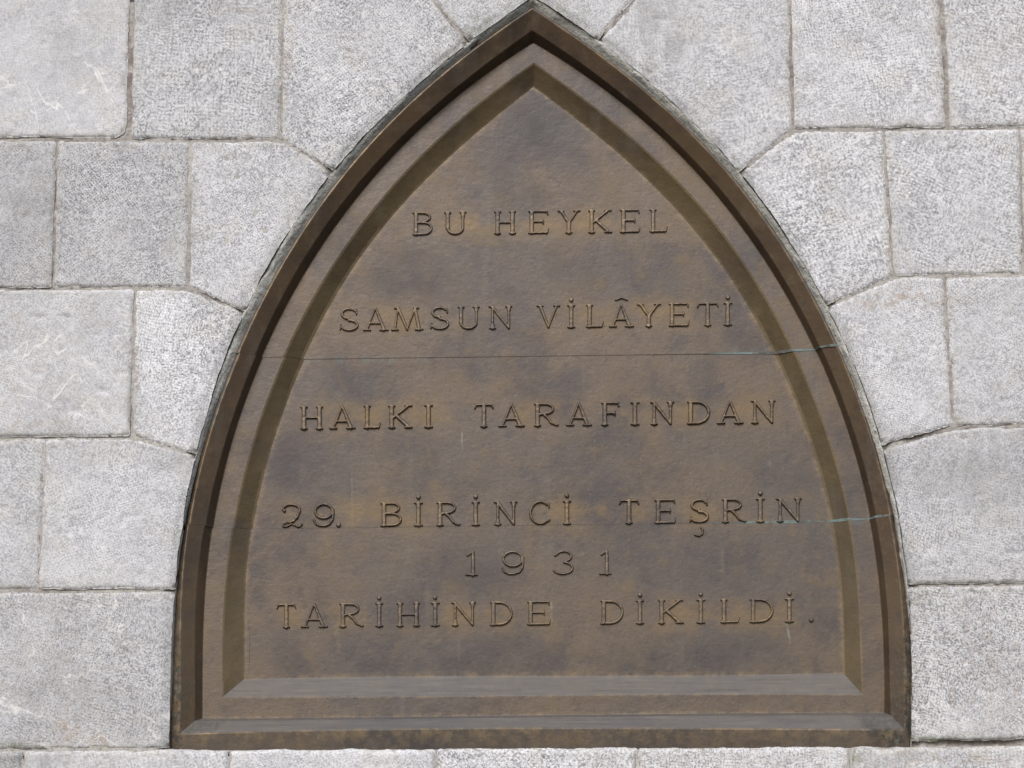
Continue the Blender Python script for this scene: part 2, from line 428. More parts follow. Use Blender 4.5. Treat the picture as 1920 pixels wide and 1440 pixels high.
EDGE = {
 'E1': (dict(apex=(998, 16),
   L=[(335,1377),(337,1300),(337.5,1216),(337.5,1160),(340,1110),(343.7,1060),(349,1010),(357,965),(361,940),(366,907),(374,880),(384,840),(395,800),(408,760),(415,740),(430,700),(445,668),(458,640),(476,600),(496,560),(515,520),(525,500),(552,460),(576,420),(604,380),(637,340),(664,310),(717,242),(763,193),(813,155),(848,128),(880,105),(912,72),(985,24)],
   R=[(1058,60),(1100,88),(1150,125),(1200,163),(1242,198),(1283,233),(1314,266),(1342,293),(1367,327),(1397,367),(1425,410),(1450,440),(1470,470),(1488,498),(1503,520),(1525,560),(1545,600),(1563,640),(1573,660),(1587,693),(1598,718),(1605,740),(1618,780),(1630,820),(1642,860),(1653,907),(1659,935),(1665,960),(1673,987),(1678,1020),(1682,1053),(1687,1087),(1689,1120),(1692,1158),(1695,1180),(1697,1247),(1697,1313),(1696,1369)],
   B=[(335,1377),(497,1373),(640,1368),(1000,1367),(1280,1366),(1694,1369)])),
 'E2': (dict(apex=(998, 57),
   L=[(957,88),(907,123),(860,162),(813,200),(763,245),(718,292),(680,334),(645,377),(615,417),(587,460),(562,500),(545,525),(527,560),(508,600),(491,640),(478,668),(467,690),(450,730),(435,780),(422,820),(412,860),(402,900),(393,940),(385,970),(382,985),(377,1027),(373,1060),(370,1093),(367,1127),(366,1193),(365,1260),(365,1352)],
   R=[(1042,85),(1083,115),(1133,153),(1183,188),(1225,227),(1264,264),(1300,297),(1330,330),(1358,367),(1392,407),(1420,450),(1442,480),(1467,513),(1487,553),(1505,587),(1523,623),(1538,652),(1555,690),(1575,740),(1588,777),(1602,817),(1612,853),(1622,890),(1632,930),(1638,960),(1647,997),(1653,1037),(1657,1070),(1661,1110),(1664,1158),(1665,1180),(1667,1263),(1670,1342)],
   B=[(368,1352),(500,1350),(640,1349),(1000,1345),(1280,1342),(1672,1341)])),
 'E3': (dict(apex=(1000, 80),
   L=[(982,90),(940,117),(890,155),(857,182),(830,203),(787,243),(747,285),(713,320),(688,343),(657,383),(630,423),(603,463),(580,500),(562,528),(543,560),(523,600),(507,640),(490,672),(480,687),(464,730),(447,780),(435,820),(426,860),(417,890),(408,930),(401,965),(397,990),(392,1030),(387,1070),(384,1110),(382,1160),(380,1200),(379.5,1283),(379,1347)],
   R=[(1017,90),(1050,108),(1100,143),(1150,182),(1200,220),(1242,258),(1278,295),(1313,330),(1347,370),(1375,407),(1400,437),(1422,470),(1435,488),(1453,517),(1475,557),(1495,593),(1513,627),(1528,653),(1545,690),(1565,740),(1577,780),(1590,817),(1602,857),(1612,897),(1621,930),(1628,960),(1636,1000),(1642,1037),(1647,1070),(1650,1110),(1652,1158),(1655,1180),(1657,1247),(1658,1336)],
   B=[(381,1347),(500,1346),(640,1345),(1000,1341),(1280,1338),(1660,1336)])),
 'E4': (dict(apex=(1001, 119),
   L=[(985,128),(957,151),(922,176),(881,210),(838,247),(805,280),(772,313),(750,333),(730,355),(697,397),(667,437),(642,473),(620,507),(606,528),(590,557),(567,597),(550,633),(533,667),(522,693),(506,733),(488,780),(475,820),(465,860),(456,900),(447,940),(440,970),(435,990),(430,1030),(426,1070),(422,1110),(420,1150),(418.5,1200),(418.5,1306)],
   R=[(1033,145),(1083,180),(1125,210),(1167,243),(1204,276),(1233,302),(1270,338),(1300,370),(1330,407),(1353,437),(1377,472),(1402,513),(1427,547),(1450,587),(1470,623),(1487,657),(1500,687),(1510,710),(1523,740),(1538,780),(1550,820),(1562,857),(1572,897),(1580,930),(1587,960),(1595,1000),(1602,1040),(1607,1080),(1610,1120),(1612,1158),(1613,1180),(1617,1303)],
   B=[(421,1306),(640,1306),(1000,1303),(1280,1301),(1618,1302)])),
 'E5': (dict(apex=(1000, 161),
   L=[(970,185),(940,208),(910,233),(872,268),(830,303),(793,337),(750,383),(717,423),(685,467),(660,503),(645,527),(623,560),(602,600),(583,637),(567,675),(553,700),(541,732),(522,780),(510,820),(500,860),(490,893),(481,933),(473,967),(469,990),(465,1030),(460,1070),(457.5,1110),(457,1160),(455,1200),(456,1275)],
   R=[(1013,170),(1050,198),(1092,232),(1133,263),(1175,298),(1200,318),(1233,353),(1267,390),(1300,427),(1327,460),(1349,489),(1370,518),(1392,555),(1413,588),(1433,623),(1448,653),(1462,683),(1473,708),(1487,740),(1502,777),(1517,817),(1528,860),(1538,897),(1547,930),(1557,960),(1563,1000),(1570,1040),(1575,1080),(1578,1120),(1580,1158),(1580,1180),(1582,1262)],
   B=[(460,1275),(640,1271),(1000,1270),(1280,1268),(1583,1263)])),
}
S_L = [(988,0),(873,83),(855,100),(813,133),(773,167),(730,203),(697,238),(680,253),(640,302),(600,350),(570,390),(543,433),(517,477),(500,505),(487,520),(467,560),(453,590),(438,627),(422,670),(410,712),(398,741),(382,780),(372,820),(367,853),(360,880),(353,917),(345,957),(341,985),(334,1050),(329,1102),(324,1160),(320,1200),(318,1300),(317,1400)]
S_R = [(1012,0),(1103,60),(1127,77),(1167,107),(1208,140),(1247,178),(1292,223),(1325,253),(1367,300),(1388,322),(1417,357),(1447,398),(1467,430),(1487,463),(1505,490),(1520,513),(1542,553),(1552,575),(1570,610),(1587,647),(1603,683),(1613,706),(1625,740),(1637,780),(1647,813),(1653,837),(1660,867),(1670,900),(1678,935),(1688,970),(1695,1003),(1700,1053),(1702,1092),(1705,1137),(1707,1180),(1709,1297),(1709,1395)]
SL, SR = fit(S_L, 0, (1000, -8)), fit(S_R, 0, (1000, -8))

NA, NB = 170, 120


def arc_side(fn, yb, ya):
    ys = np.linspace(yb, ya, 1500); xs = fn(ys)
    s = np.concatenate([[0], np.cumsum(np.hypot(np.diff(xs), np.diff(ys)))])
    u = np.linspace(0, s[-1], NA)
    yy = np.interp(u, s, ys)
    return np.stack([fn(yy), yy], 1)


def outline(apex, fl, fr, B):
    """closed outline: left foot -> apex -> right foot -> back along the bottom"""
    B = np.array(B, float)
    cb = np.polyfit((B[:, 0] - 1000) / 700, B[:, 1], 3)
    fb = lambda x: np.polyval(cb, (x - 1000) / 700)
    yl, yr = fb(B[0, 0]), fb(B[-1, 0])
    L = arc_side(fl, yl, apex[1]); Rr = arc_side(fr, yr, apex[1])
    L[-1] = apex; Rr[-1] = apex
    # ease both arcs into the apex
    for A in (L, Rr):
        off = np.array(apex) - np.array([A[-2, 0] + (A[-2, 0] - A[-3, 0]), apex[1]])
    xb = np.linspace(Rr[0, 0], L[0, 0], NB + 2)[1:-1]
    bot = np.stack([xb, fb(xb)], 1)
    return np.vstack([L, Rr[::-1][1:], bot])


LOOPS = {}
for k, (d,) in {k: (v,) for k, v in EDGE.items()}.items():
    fl = fit(d['L'], 0, d['apex']); fr = fit(d['R'], 0, d['apex'])
    LOOPS[k] = outline(d['apex'], fl, fr, d['B'])
# outer foot of the casting: just outside E1, wider towards the bottom
e1 = LOOPS['E1']
nL = 2 * NA - 1
cen = np.array([1010.0, 900.0])
e0 = e1.copy()
tang = np.roll(e1, -1, 0) - np.roll(e1, 1, 0)
nrm = np.stack([tang[:, 1], -tang[:, 0]], 1); nrm /= np.linalg.norm(nrm, axis=1)[:, None]
sgn = np.sign(((e1 - cen) * nrm).sum(1)); nrm *= sgn[:, None]
wout = np.where(e1[:, 1] > 1000, 5 + 10 * np.clip((e1[:, 1] - 1000) / 300, 0, 1), 3 + 2 * np.clip(e1[:, 1] / 1000, 0, 1))
e0[:nL] += nrm[:nL] * wout[:nL, None]
e0[NA - 1] = (999, 11)
e0[nL:, 1] = e1[nL:, 1] + 44
e0[nL:, 0] = np.interp(np.arange(NB), [0, NB - 1], [1703, 321])
e0[0] = (319, 1420); e0[nL - 1] = (1708, 1414)
e0[1:12, 0] = np.linspace(319.5, e0[12, 0], 12)[:11]
e0[nL - 12:nL - 1, 0] = np.linspace(e0[nL - 13, 0], 1708, 12)[1:]
LOOPS['E0'] = e0

DEP = {'E0': 0.019, 'E1': 0.013, 'E2': 0.029, 'E3': 0.051, 'E4': 0.051, 'E5': 0.071}
FIELD = DEP['E5']


def W(k):
    dep = np.full(len(LOOPS[k]), DEP[k])
    return P(LOOPS[k][:, 0], LOOPS[k][:, 1], dep)


WL = {k: W(k) for k in LOOPS}


def toward(a, b, dist):
    v = b - a
    n = np.linalg.norm(v, axis=1)[:, None]
    return a + v / n * np.minimum(dist, n * 0.45)


# profile rings from the outside in: (points, wear, sharp)
BK = WL['E0'].copy(); BK[:, 1] = 0.092
rings = [(BK, 0, 1), (WL['E0'], 0, 1),
         (toward(WL['E1'], WL['E0'], 0.0012), 1, 0), (toward(WL['E1'], WL['E2'], 0.0012), 1, 0), (toward(WL['E1'], WL['E2'], 0.0045), 0, 0),
         (toward(WL['E2'], WL['E1'], 0.0010), 0.1, 0), (toward(WL['E2'], WL['E3'], 0.0010), 0.1, 0),
         (toward(WL['E3'], WL['E2'], 0.0008), 0, 0), (toward(WL['E3'], WL['E4'], 0.0012), 0.35, 0), (toward(WL['E3'], WL['E4'], 0.008), 0.1, 0),
         (toward(WL['E4'], WL['E3'], 0.006), 0, 0), (toward(WL['E4'], WL['E3'], 0.0022), 0.22, 0), (toward(WL['E4'], WL['E5'], 0.0022), 0.08, 0),
         (toward(WL['E5'], WL['E4'], 0.0035), 0.1, 0)]
fc = WL['E5'].mean(0)
inn = toward(WL['E5'], np.repeat(fc[None], len(WL['E5']), 0), 0.0025)
rings.append((inn, 0.7, 0))
inn2 = toward(WL['E5'], np.repeat(fc[None], len(WL['E5']), 0), 0.014); inn2[:, 1] = FIELD
inn[:, 1] = FIELD
rings.append((inn2, 0.0, 0))
NRING = len(WL['E0'])
I_BEVEL = 11          # rings 0..11 belong to the frame, 11.. to the panel


def plaque_bmesh(r_from, r_to, cap):
    bm = bmesh.new()
    lw = bm.verts.layers.float.new('wear'); lv = bm.verts.layers.float.new('verdigris')
    vs = []
    for ri in range(r_from, r_to + 1):
        pts, wear, _ = rings[ri]
        row = []
        for i in range(NRING):
            v = bm.verts.new(pts[i])
            v[lw] = wear if i < nL else {3: 1.0, 2: 1.0, 8: 0.8, 7: 0.6, 11: 0.75, 12: 0.12}.get(ri, wear)
            if ri <= 3:
                px, py = LOOPS['E1'][i]
                v[lv] = min(1.0, 0.05 + 0.95 * max(0, (py - 1050) / 200) * (1 if (px < 350 or px > 1640) else 0.10)) if ri > 0 else 1.0
            elif ri <= 5:
                px, py = LOOPS['E2'][i]
                v[lv] = 0.4 * min(1.0, max(0, (py - 1180) / 130)) * (1 if (px < 420 or px > 1600) else 0.05)
            row.append(v)
        vs.append(row)
    for a, b in zip(vs[:-1], vs[1:]):
        for i in range(NRING):
            j = (i + 1) % NRING
            f = bm.faces.new((a[i], a[j], b[j], b[i])); f.smooth = True
    if cap:
        f = bm.faces.new(vs[-1]); f.smooth = False
        bmesh.ops.triangulate(bm, faces=[f])
    bmesh.ops.recalc_face_normals(bm, faces=bm.faces)
    # crisp corners: foot lines and the apex and feet mitres
    for e in bm.edges:
        if len(e.link_faces) == 2:
            if e.calc_face_angle(0) > math.radians(14):
                e.smooth = False
    return bm


def cut(bm, co, no, keep_above):
    g = bm.verts[:] + bm.edges[:] + bm.faces[:]
    bmesh.ops.bisect_plane(bm, geom=g, plane_co=co, plane_no=no, clear_inner=keep_above, clear_outer=not keep_above)


def seam_plane(pa, pb):
    a = P([pa[0]], [pa[1]], 0.06)[0]; b = P([pb[0]], [pb[1]], 0.06)[0]
    d = b - a
    no = Vector((-d[2], 0, d[0])).normalized()
    return Vector((a + b) / 2), no


SEAM_A = seam_plane((470, 672), (1530, 658))
SEAM_B = seam_plane((400, 991), (1660, 974))

plaque = bpy.data.objects.new('bronze_plaque', None)
C.objects.link(plaque)
foot = P([1010], [1405], 0.05)[0]
plaque.location = Vector(foot)
plaque['label'] = 'pointed-arch bronze plaque with raised Turkish inscription set into the pale stone wall'
plaque['category'] = 'plaque'


def bm_obj(name, bm, parent, mat, base):
    cen_ = Vector((0, 0, 0))
    for v in bm.verts:
        cen_ += v.co
    cen_ /= len(bm.verts)
    for v in bm.verts:
        v.co -= cen_
    me = bpy.data.meshes.new(name)
    bm.to_mesh(me); bm.free()
    o = link(name, me, parent, mat)
    o.location = cen_ - base
    return o, cen_


GAP = 0.00025
bands = [(None, SEAM_A), (SEAM_A, SEAM_B), (SEAM_B, None)]
panels = []
shift = [(0.0, 0.0), (0.0022, 0.0007), (0.0002, 0.0)]        # the three castings do not meet exactly
for bi, (top, bot) in enumerate(bands):
    for which in ('frame', 'panel'):
        bm = plaque_bmesh(0, I_BEVEL, False) if which == 'frame' else plaque_bmesh(I_BEVEL, len(rings) - 1, True)
        # upper limit "top" seam: keep below it; lower limit "bot": keep above it
        if bot is not None:
            cut(bm, bot[0] + bot[1] * GAP, bot[1], True)
        if top is not None:
            cut(bm, top[0] - top[1] * GAP, top[1], False)
        for v in bm.verts:
            v.co.x += shift[bi][0]; v.co.y += shift[bi][1]
        bm.normal_update()
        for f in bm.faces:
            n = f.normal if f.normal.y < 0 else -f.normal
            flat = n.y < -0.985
            f.material_index = 0 if flat else (2 if n.z > 0.2 else 1)  # slopes facing up take the grey with sky light in its colour
        # the middle frame casting is two separate side pieces
        if which == 'frame' and bi == 1:
            pieces = []
            for sd in (-1, 1):
                b2 = bm.copy()
                bmesh.ops.delete(b2, geom=[v for v in b2.verts if v.co.x * sd < 0], context='VERTS')
                pieces.append(b2)
            bm.free()
        else:
            pieces = [bm]
        for b2 in pieces:
            o, cen_ = bm_obj(which, b2, plaque, M_BRONZE, plaque.location)
            o.data.materials.append(M_BRONZE_MOULD if which == 'frame' else M_BRONZE_BEVEL)
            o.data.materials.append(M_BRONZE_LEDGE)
            if which == 'panel':
                panels.append((o, cen_))

for co, no in (SEAM_A, SEAM_B):
    bm = plaque_bmesh(1, len(rings) - 1, True)
    cut(bm, co + no * 0.0021, no, False)
    cut(bm, co - no * 0.0021, no, True)
    for v in bm.verts:
        v.co.y -= 0.0002
    for v in bm.verts:
        rt = max(0.0, min(1.0, (v.co.x - 0.25) / 0.2))
        w = 0.15 + 0.75 * rt + (0.1 + 0.45 * rt) * float(vnoise(v.co.x, 0.0, 38, 3))
        dz = (v.co - co).dot(no)
        v.co -= no * dz * (1 - max(0.12, w))
    o, _ = bm_obj('seam', bm, plaque, M_SEAM, plaque.location)
    o['label'] = 'thin horizontal casting joint with green verdigris'


# ------------------------------------------------------------------ inscription (raised letters)
RS, RT, RF, SH = 4.1, 2.7, 2.0, 7.0


def ell(cx, cy, rx, ry, a0, a1, n=14):
    t = np.radians(np.linspace(a0, a1, n))
    return [(cx + rx * math.cos(a), cy + ry * math.sin(a)) for a in t]


def poly(pts, r0, r1=None):
    r1 = r0 if r1 is None else r1
    n = len(pts) - 1
    return [(*pts[i], *pts[i + 1], r0 + (r1 - r0) * i / n, r0 + (r1 - r0) * (i + 1) / n) for i in range(n)]


def serif(x, y, up, left=SH, right=SH):
    """slab foot at (x,y); up=+1 when the stem rises from it"""
    return [(x - left + RF, y + up * RF, x + right - RF, y + up * RF, RF, RF), (x, y + up * 3.0, x, y + up * 9.0, 3.6 if min(left, right) < 3 else 4.6, RS - 0.3)]


def stem(x, H, r=RS, l0=SH, r0_=SH, l1=SH, r1_=SH):
    return [(x, r * 0.7, x, H - r * 0.7, r, r)] + serif(x, 0, 1, l0, r0_) + serif(x, H, -1, l1, r1_)


def glyph(ch, w, H):
    g = []
    if ch == 'B':
        x = 8; g += stem(x, H, RS, 7, 2, 7, 2)
        t = 2.4
        c1 = w * .52; c2 = w * .55
        g += poly([(x, H - t), (c1, H - t)] + ell(c1, H * .765, w * .40 - 2.5, H * .235 - t, 90, -90) + [(x, H * .53)], 2.4)
        g += poly([(x, H * .53), (c2, H * .53)] + ell(c2, H * .265 + t / 2, w * .45 - 2.8, H * .265 - t / 2, 90, -90) + [(x, t)], 2.5)
    elif ch == 'U':
        x = 7.5; x2 = w - 7
        g += [(x, H * .3, x, H - 3, RS, RS)] + serif(x, H, -1)
        g += [(x2, H * .3, x2, H - 3, 2.7, 2.7)] + serif(x2, H, -1)
        g += poly(ell((x + x2) / 2, H * .30, (x2 - x) / 2, H * .30 - 2.6, 180, 360, 20), 3.3, 2.6)
    elif ch == 'H':
        g += stem(7, H) + stem(w - 7, H) + [(7, H * .5, w - 7, H * .5, 2.3, 2.3)]
    elif ch in 'EF':
        x = 8; g += stem(x, H, RS, 7, 2 if ch == 'E' else SH, 7, 2)
        g += [(x, H - 2.2, w - 5, H - 2.2, 2.3, 2.3), (w - 4.2, H - 2.4, w - 3, H - 8.5, 2.0, 1.4)]
        g += [(x, H * .52, w * .72, H * .52, 2.2, 2.2), (w * .72, H * .52 - 4, w * .72, H * .52 + 4, 1.5, 1.5)]
        if ch == 'E':
            g += [(x, 2.3, w - 5, 2.3, 2.4, 2.4), (w - 4, 2.8, w - 1.2, 11, 2.2, 1.2)]
    elif ch == 'L':
        x = 7.5; g += stem(x, H, RS, 7, 2, SH, SH)
        g += [(x, 2.4, w - 4.5, 2.4, 2.5, 2.5), (w - 4, 2.8, w - 1.2, 11, 2.2, 1.2)]
    elif ch == 'Y':
        cx = w * .5; y0 = H * .46
        g += [(cx, 2, cx, y0, RS, RS)] + serif(cx, 0, 1)
        g += [(cx, y0, 7, H - 2.5, 3.4, 3.3), (cx, y0, w - 6, H - 2.5, 2.6, 2.6)]
        for x in (6.6, w - 6.2):
            g += [(x - 5, H - RF, x + 5, H - RF, RF, RF)]
    elif ch == 'K':
        x = 7.5; g += stem(x, H)
        g += [(x + 1, H * .42, w - 9, H - 3, 2.5, 2.5), (w - 14, H - RF, w - 2.5, H - RF, RF, RF)]
        g += [(x + 8, H * .56, w - 8, 3, 3.4, 3.6), (w - 14, RF, w - 1.7, RF, RF, RF)]
    elif ch == 'S':
        m = w / 2
        top = ell(m, H * .745, w * .40 - 1.5, H * .255 - 2.4, 28, 270, 18)
        botm = ell(m, H * .265, w * .46 - 1.5, H * .265 - 2.4, 90, -155, 18)
        g += poly(top, 2.3, 3.2) + poly([top[-1], botm[0]], 3.2) + poly(botm, 3.2, 2.3)
        g += [(w - 4.0, H - 3, w - 4.6, H - 12, 1.4, 1.8), (1.8, 3, 3.2, 12.5, 1.4, 1.8)]
    elif ch == 'A':
        cx = w * .5
        g += [(cx - .5, H - 1.5, 8, 2.5, 1.8, 2.5), (cx, H - 2, w - 9, 2.5, 2.4, 3.8), (13, H * .33, w - 14, H * .33, 2.1, 2.1)]
        g += [(1.8, RF, 14, RF, RF, RF), (w - 16, RF, w - 1.8, RF, RF, RF)]
    elif ch == 'M':
        a, b = w * .22, w * .74
        g += [(a, H - 2, 7, 2, 2.2, 2.4), (a, H - 2, w * .5, 2.5, 3.4, 2.8), (w * .5, 2.5, b, H - 2, 2.0, 2.2), (b, H - 2, w - 8, 2, 3.4, 3.7)]
        g += [(1.8, RF, 13, RF, RF, RF), (w - 15, RF, w - 1.8, RF, RF, RF), (a - 6, H - RF, a + 2, H - RF, RF, RF), (b - 2, H - RF, b + 6, H - RF, RF, RF)]
    elif ch == 'N':
        x, x2 = 7.5, w - 6
        g += [(x, 2, x, H - 3, 2.7, 2.7)] + serif(x, 0, 1) + [(1.5, H - RF, 9, H - RF, RF, RF)]
        g += [(x2, 3, x2, H - 3, 2.7, 2.7)] + serif(x2, H, -1)
        g += [(x, H - 3, x2, 2.2, 3.5, 2.6)]
    elif ch == 'V':
        g += [(7, H - 2.5, w * .5, 2.5, 3.6, 2.6), (w - 6.5, H - 2.5, w * .5, 2.5, 2.5, 2.0)]
        for x in (6.6, w - 6.4):
            g += [(x - 5, H - RF, x + 5, H - RF, RF, RF)]
    elif ch in 'Iİ':
        g += stem(w / 2, H, RS, w / 2, w / 2, w / 2, w / 2)
    elif ch == 'T':
        cx = w / 2
        g += [(cx, 2, cx, H - 2, RS, RS)] + serif(cx, 0, 1)
        g += [(4.5, H - 2.3, w - 4.5, H - 2.3, 2.3, 2.3), (4.2, H - 2.8, 1.3, H - 9.5, 2.1, 1.2), (w - 4.2, H - 2.8, w - 1.3, H - 9.5, 2.1, 1.2)]
    elif ch == 'R':
        x = 8; g += stem(x, H, RS, 7, SH, 7, 2)
        c1 = w * .46
        g += poly([(x, H - 2.4), (c1, H - 2.4)] + ell(c1, H * .745, w * .36 - 2.4, H * .255 - 2.4, 90, -90) + [(x, H * .49)], 2.5)
        g += poly([(w * .42, H * .49), (w * .56, H * .36), (w * .70, H * .15), (w * .80, 4.5), (w - 5, 2.4), (w - 1.8, 3.0)], 3.0, 1.6)
    elif ch == 'D':
        x = 8; g += stem(x, H, RS, 7, 2, 7, 2)
        c1 = w * .42
        g += poly([(x, H - 2.4), (c1, H - 2.4)] + ell(c1, H * .5, w * .58 - 3.2, H * .5 - 2.4, 90, -90, 24) + [(x, 2.4)], 2.8)
    elif ch == 'C':
        g += poly(ell(w * .52, H * .5, w * .48 - 2, H * .5 - 2.4, 48, 312, 28), 2.4, 2.4)
        g += [(w - 3.5, H - 5, w - 3.5, H - 14, 1.6, 1.6), (w - 5, 7.5, w - 2, 10, 1.8, 1.3)]
    elif ch == '1':
        cx = w * .62
        g += [(cx, 2, cx, H - 3, RS, 3.2), (cx, H - 2.5, 4, H - 9.5, 2.2, 1.4)] + serif(cx, 0, 1, cx, w - cx)
    elif ch == '9':
        cx = w * .5
        g += poly(ell(cx, H * .66, w * .47 - 3.6, H * .34 - 2.4, 0, 360, 30), 2.6)
        tail = [(w - 4.0, H * .72), (w - 3.2, H * .55), (w - 4.5, H * .33), (w - 10, H * .14), (w * .55, 3.0), (w * .32, 3.2), (w * .14, 7.0), (3.2, 13)]
        g += poly(tail, 2.8, 2.0) + [(3.2, 13, 2.8, 14, 2.4, 2.4)]
    elif ch == '3':
        g += poly(ell(w * .52, H * .75, w * .40 - 2, H * .25 - 2.4, 160, -75, 18), 2.1, 2.6)
        g += poly(ell(w * .48, H * .28, w * .52 - 2.6, H * .28 - 2.4, 82, -160, 20), 2.6, 2.2)
        g += [(4.8, H * .80, 4.8, H * .80, 2.6, 2.6), (3.2, H * .19, 3.2, H * .19, 2.7, 2.7)]
    elif ch == '2':
        c = [(4.2, H * .74)] + ell(w * .48, H * .72, w * .40, H * .28 - 2.3, 172, -25, 16) + [(w * .76, H * .44), (w * .58, H * .27), (w * .42, H * .22)]
        g += poly(c, 2.2, 2.6) + [(6.5, H * .70, 6.0, H * .69, 3.0, 2.8)]
        g += poly([(w * .42, H * .22), (w * .26, H * .225), (w * .11, H * .16), (w * .09, 3.0), (w * .22, 1.8), (w * .36, 4.2), (w * .48, H * .15), (w * .62, 5.0), (w * .78, 1.8), (w * .92, 2.6), (w - 1, 6.5)], 1.8, 1.7)
    return g


def sd_strokes(segs, x, y):
    d = np.full(x.shape, 1e3)
    for (x0, y0, x1, y1, ra, rb) in segs:
        dx, dy = x1 - x0, y1 - y0
        L = dx * dx + dy * dy
        t = np.clip(((x - x0) * dx + (y - y0) * dy) / L, 0, 1) if L > 1e-9 else np.zeros_like(x)
        dd = np.hypot(x - x0 - t * dx, y - y0 - t * dy) - (ra + (rb - ra) * t)
        d = np.minimum(d, dd)
    return d


LH = 0.0046


def letter(name, segs, px0, pyb, panel, seed):
    s = np.array(segs)
    xa = min(s[:, 0].min(), s[:, 2].min()) - 6; xb = max(s[:, 0].max(), s[:, 2].max()) + 6
    ya = min(s[:, 1].min(), s[:, 3].min()) - 6; yb = max(s[:, 1].max(), s[:, 3].max()) + 6

    def sdf(x, y):
        return sd_strokes(segs, x, y) - 0.35 + 0.28 * vnoise(x, y, 0.22, seed)
    x, y, q, rim = grid_region(sdf, xa, xb, ya, yb, 0.85)
    ins = np.maximum(-sdf(x, y), 0)
    t = np.clip(ins / 1.7, 0, 1)
    h = LH * (t * t * (3 - 2 * t)) * (0.86 + 0.14 * np.clip(ins / 3.0, 0, 1)) + 0.0003 * vnoise(x, y, 0.2, seed + 5) * t
    pts = P(px0 + x, pyb - y - 0.0135 * x, FIELD)
    pts[:, 1] = FIELD + 0.0005 - h
    panel_o, cen_ = panel
    wear = np.clip((ins - 0.5) / 1.5, 0, 1) * 0.75
    org = pts.mean(0)
    me = bpy.data.meshes.new(name)
    me.from_pydata((pts - org).tolist(), [], q[:, ::-1].tolist())
    me.polygons.foreach_set('use_smooth', np.ones(len(me.polygons), dtype=bool))
    at = me.attributes.new('wear', 'FLOAT', 'POINT'); at.data.foreach_set('value', wear.astype(np.float32))
    o = link(name, me, panel_o, M_BRONZE)
    o.location = Vector(org) - cen_
    return o


# (character, left, right) per line; line = baseline left, baseline right, cap height, panel index
LINES = [
 ((772, 442), (1251, 436), 44.5, 0, [('B',772,812),('U',832,875),('H',926,968),('E',989,1030),('Y',1045,1088),('K',1102,1148),('E',1161,1201),('L',1217,1252)]),
 ((636, 622), (1372, 611), 44.5, 0, [('S',636,673),('A',680,729),('M',733,794),('S',806,843),('U',857,900),('N',916,960),('V',1006,1050),('İ',1063,1079),('L',1098,1132),('Â',1141,1189),('Y',1194,1239),('E',1252,1293),('T',1306,1348),('İ',1356,1373)]),
 ((564, 806), (1452, 794), 44.5, 1, [('H',563,606),('A',617,667),('L',681,714),('K',727,774),('I',795,812),('T',889,926),('A',934,984),('R',1000,1048),('A',1061,1110),('F',1126,1163),('I',1182,1199),('N',1219,1263),('D',1287,1332),('A',1344,1394),('N',1408,1453)]),
 ((528, 990), (1501, 979), 46.0, 1, [('2',527,567),('9',586,628),('.',630,640),('B',712,754),('İ',776,793),('R',817,864),('İ',884,900),('N',926,969),('C',991,1033),('İ',1055,1071),('T',1160,1199),('E',1226,1268),('Ş',1292,1330),('R',1352,1400),('İ',1417,1434),('N',1455,1502)]),
 ((873, 1080), (1146, 1078), 47.0, 2, [('1',872,896),('9',939,984),('3',1036,1076),('1',1123,1147)]),
 ((518, 1178), (1521, 1167), 46.0, 2, [('T',518,556),('A',564,615),('R',635,683),('İ',703,719),('H',743,788),('İ',807,825),('N',846,892),('D',917,962),('E',987,1033),('D',1124,1170),('İ',1192,1208),('K',1233,1282),('İ',1305,1323),('L',1350,1387),('D',1404,1451),('İ',1471,1489),('.',1515,1527)]),
]
seed = 0
for (bl, br, cap, pi, chars) in LINES:
    for ch, xa, xb in chars:
        seed += 1
        w = xb - xa
        base = bl[1] + (br[1] - bl[1]) * (xa - bl[0]) / (br[0] - bl[0])
        core = {'Â': 'A', 'Ş': 'S'}.get(ch, ch)
        if ch == '.':
            segs = [(w / 2, 4.5, w / 2, 4.6, 4.8, 4.8)]
            name = 'full_stop'
        else:
            segs = glyph(core, w, cap)
            name = 'numeral' if ch.isdigit() else 'letter'
        if ch == 'İ':
            segs = segs + [(w / 2, cap + 8.5, w / 2, cap + 8.6, 4.4, 4.4)]
        if ch == 'Â':
            segs = segs + [(w / 2, cap + 11, w / 2 - 11, cap + 6.5, 2.4, 1.5), (w / 2, cap + 11, w / 2 + 11, cap + 6.5, 2.4, 1.5)]
        if ch == 'Ş':
            segs = segs + poly([(w * .60, -8), (w * .68, -13), (w * .65, -20), (w * .50, -24), (w * .28, -22)], 2.6, 1.8)
        letter(name, segs, xa, base, panels[pi], seed)


# ------------------------------------------------------------------ stone wall
wall = bpy.data.objects.new('stone_wall', None)
C.objects.link(wall)
wall.location = (0, 0.1, Z0 - 0.95)
wall['label'] = 'pale grey tooled ashlar stone wall surrounding the pointed bronze plaque'
wall['category'] = 'wall'

ys = np.linspace(-8, 1415, 120)
arch_px = np.vstack([np.stack([SL(ys[::-1]), ys[::-1]], 1), np.stack([SR(ys), ys], 1)[1:]])
arch_px[len(ys) - 1] = (1000, -8)
ARCH = XZ(arch_px[:, 0], arch_px[:, 1])
A0, A1 = ARCH[:-1], ARCH[1:]
zl = ARCH[:len(ys), 1]; xl = ARCH[:len(ys), 0]; xr = ARCH[len(ys) - 1:, 0][::-1]; zr = ARCH[len(ys) - 1:, 1][::-1]


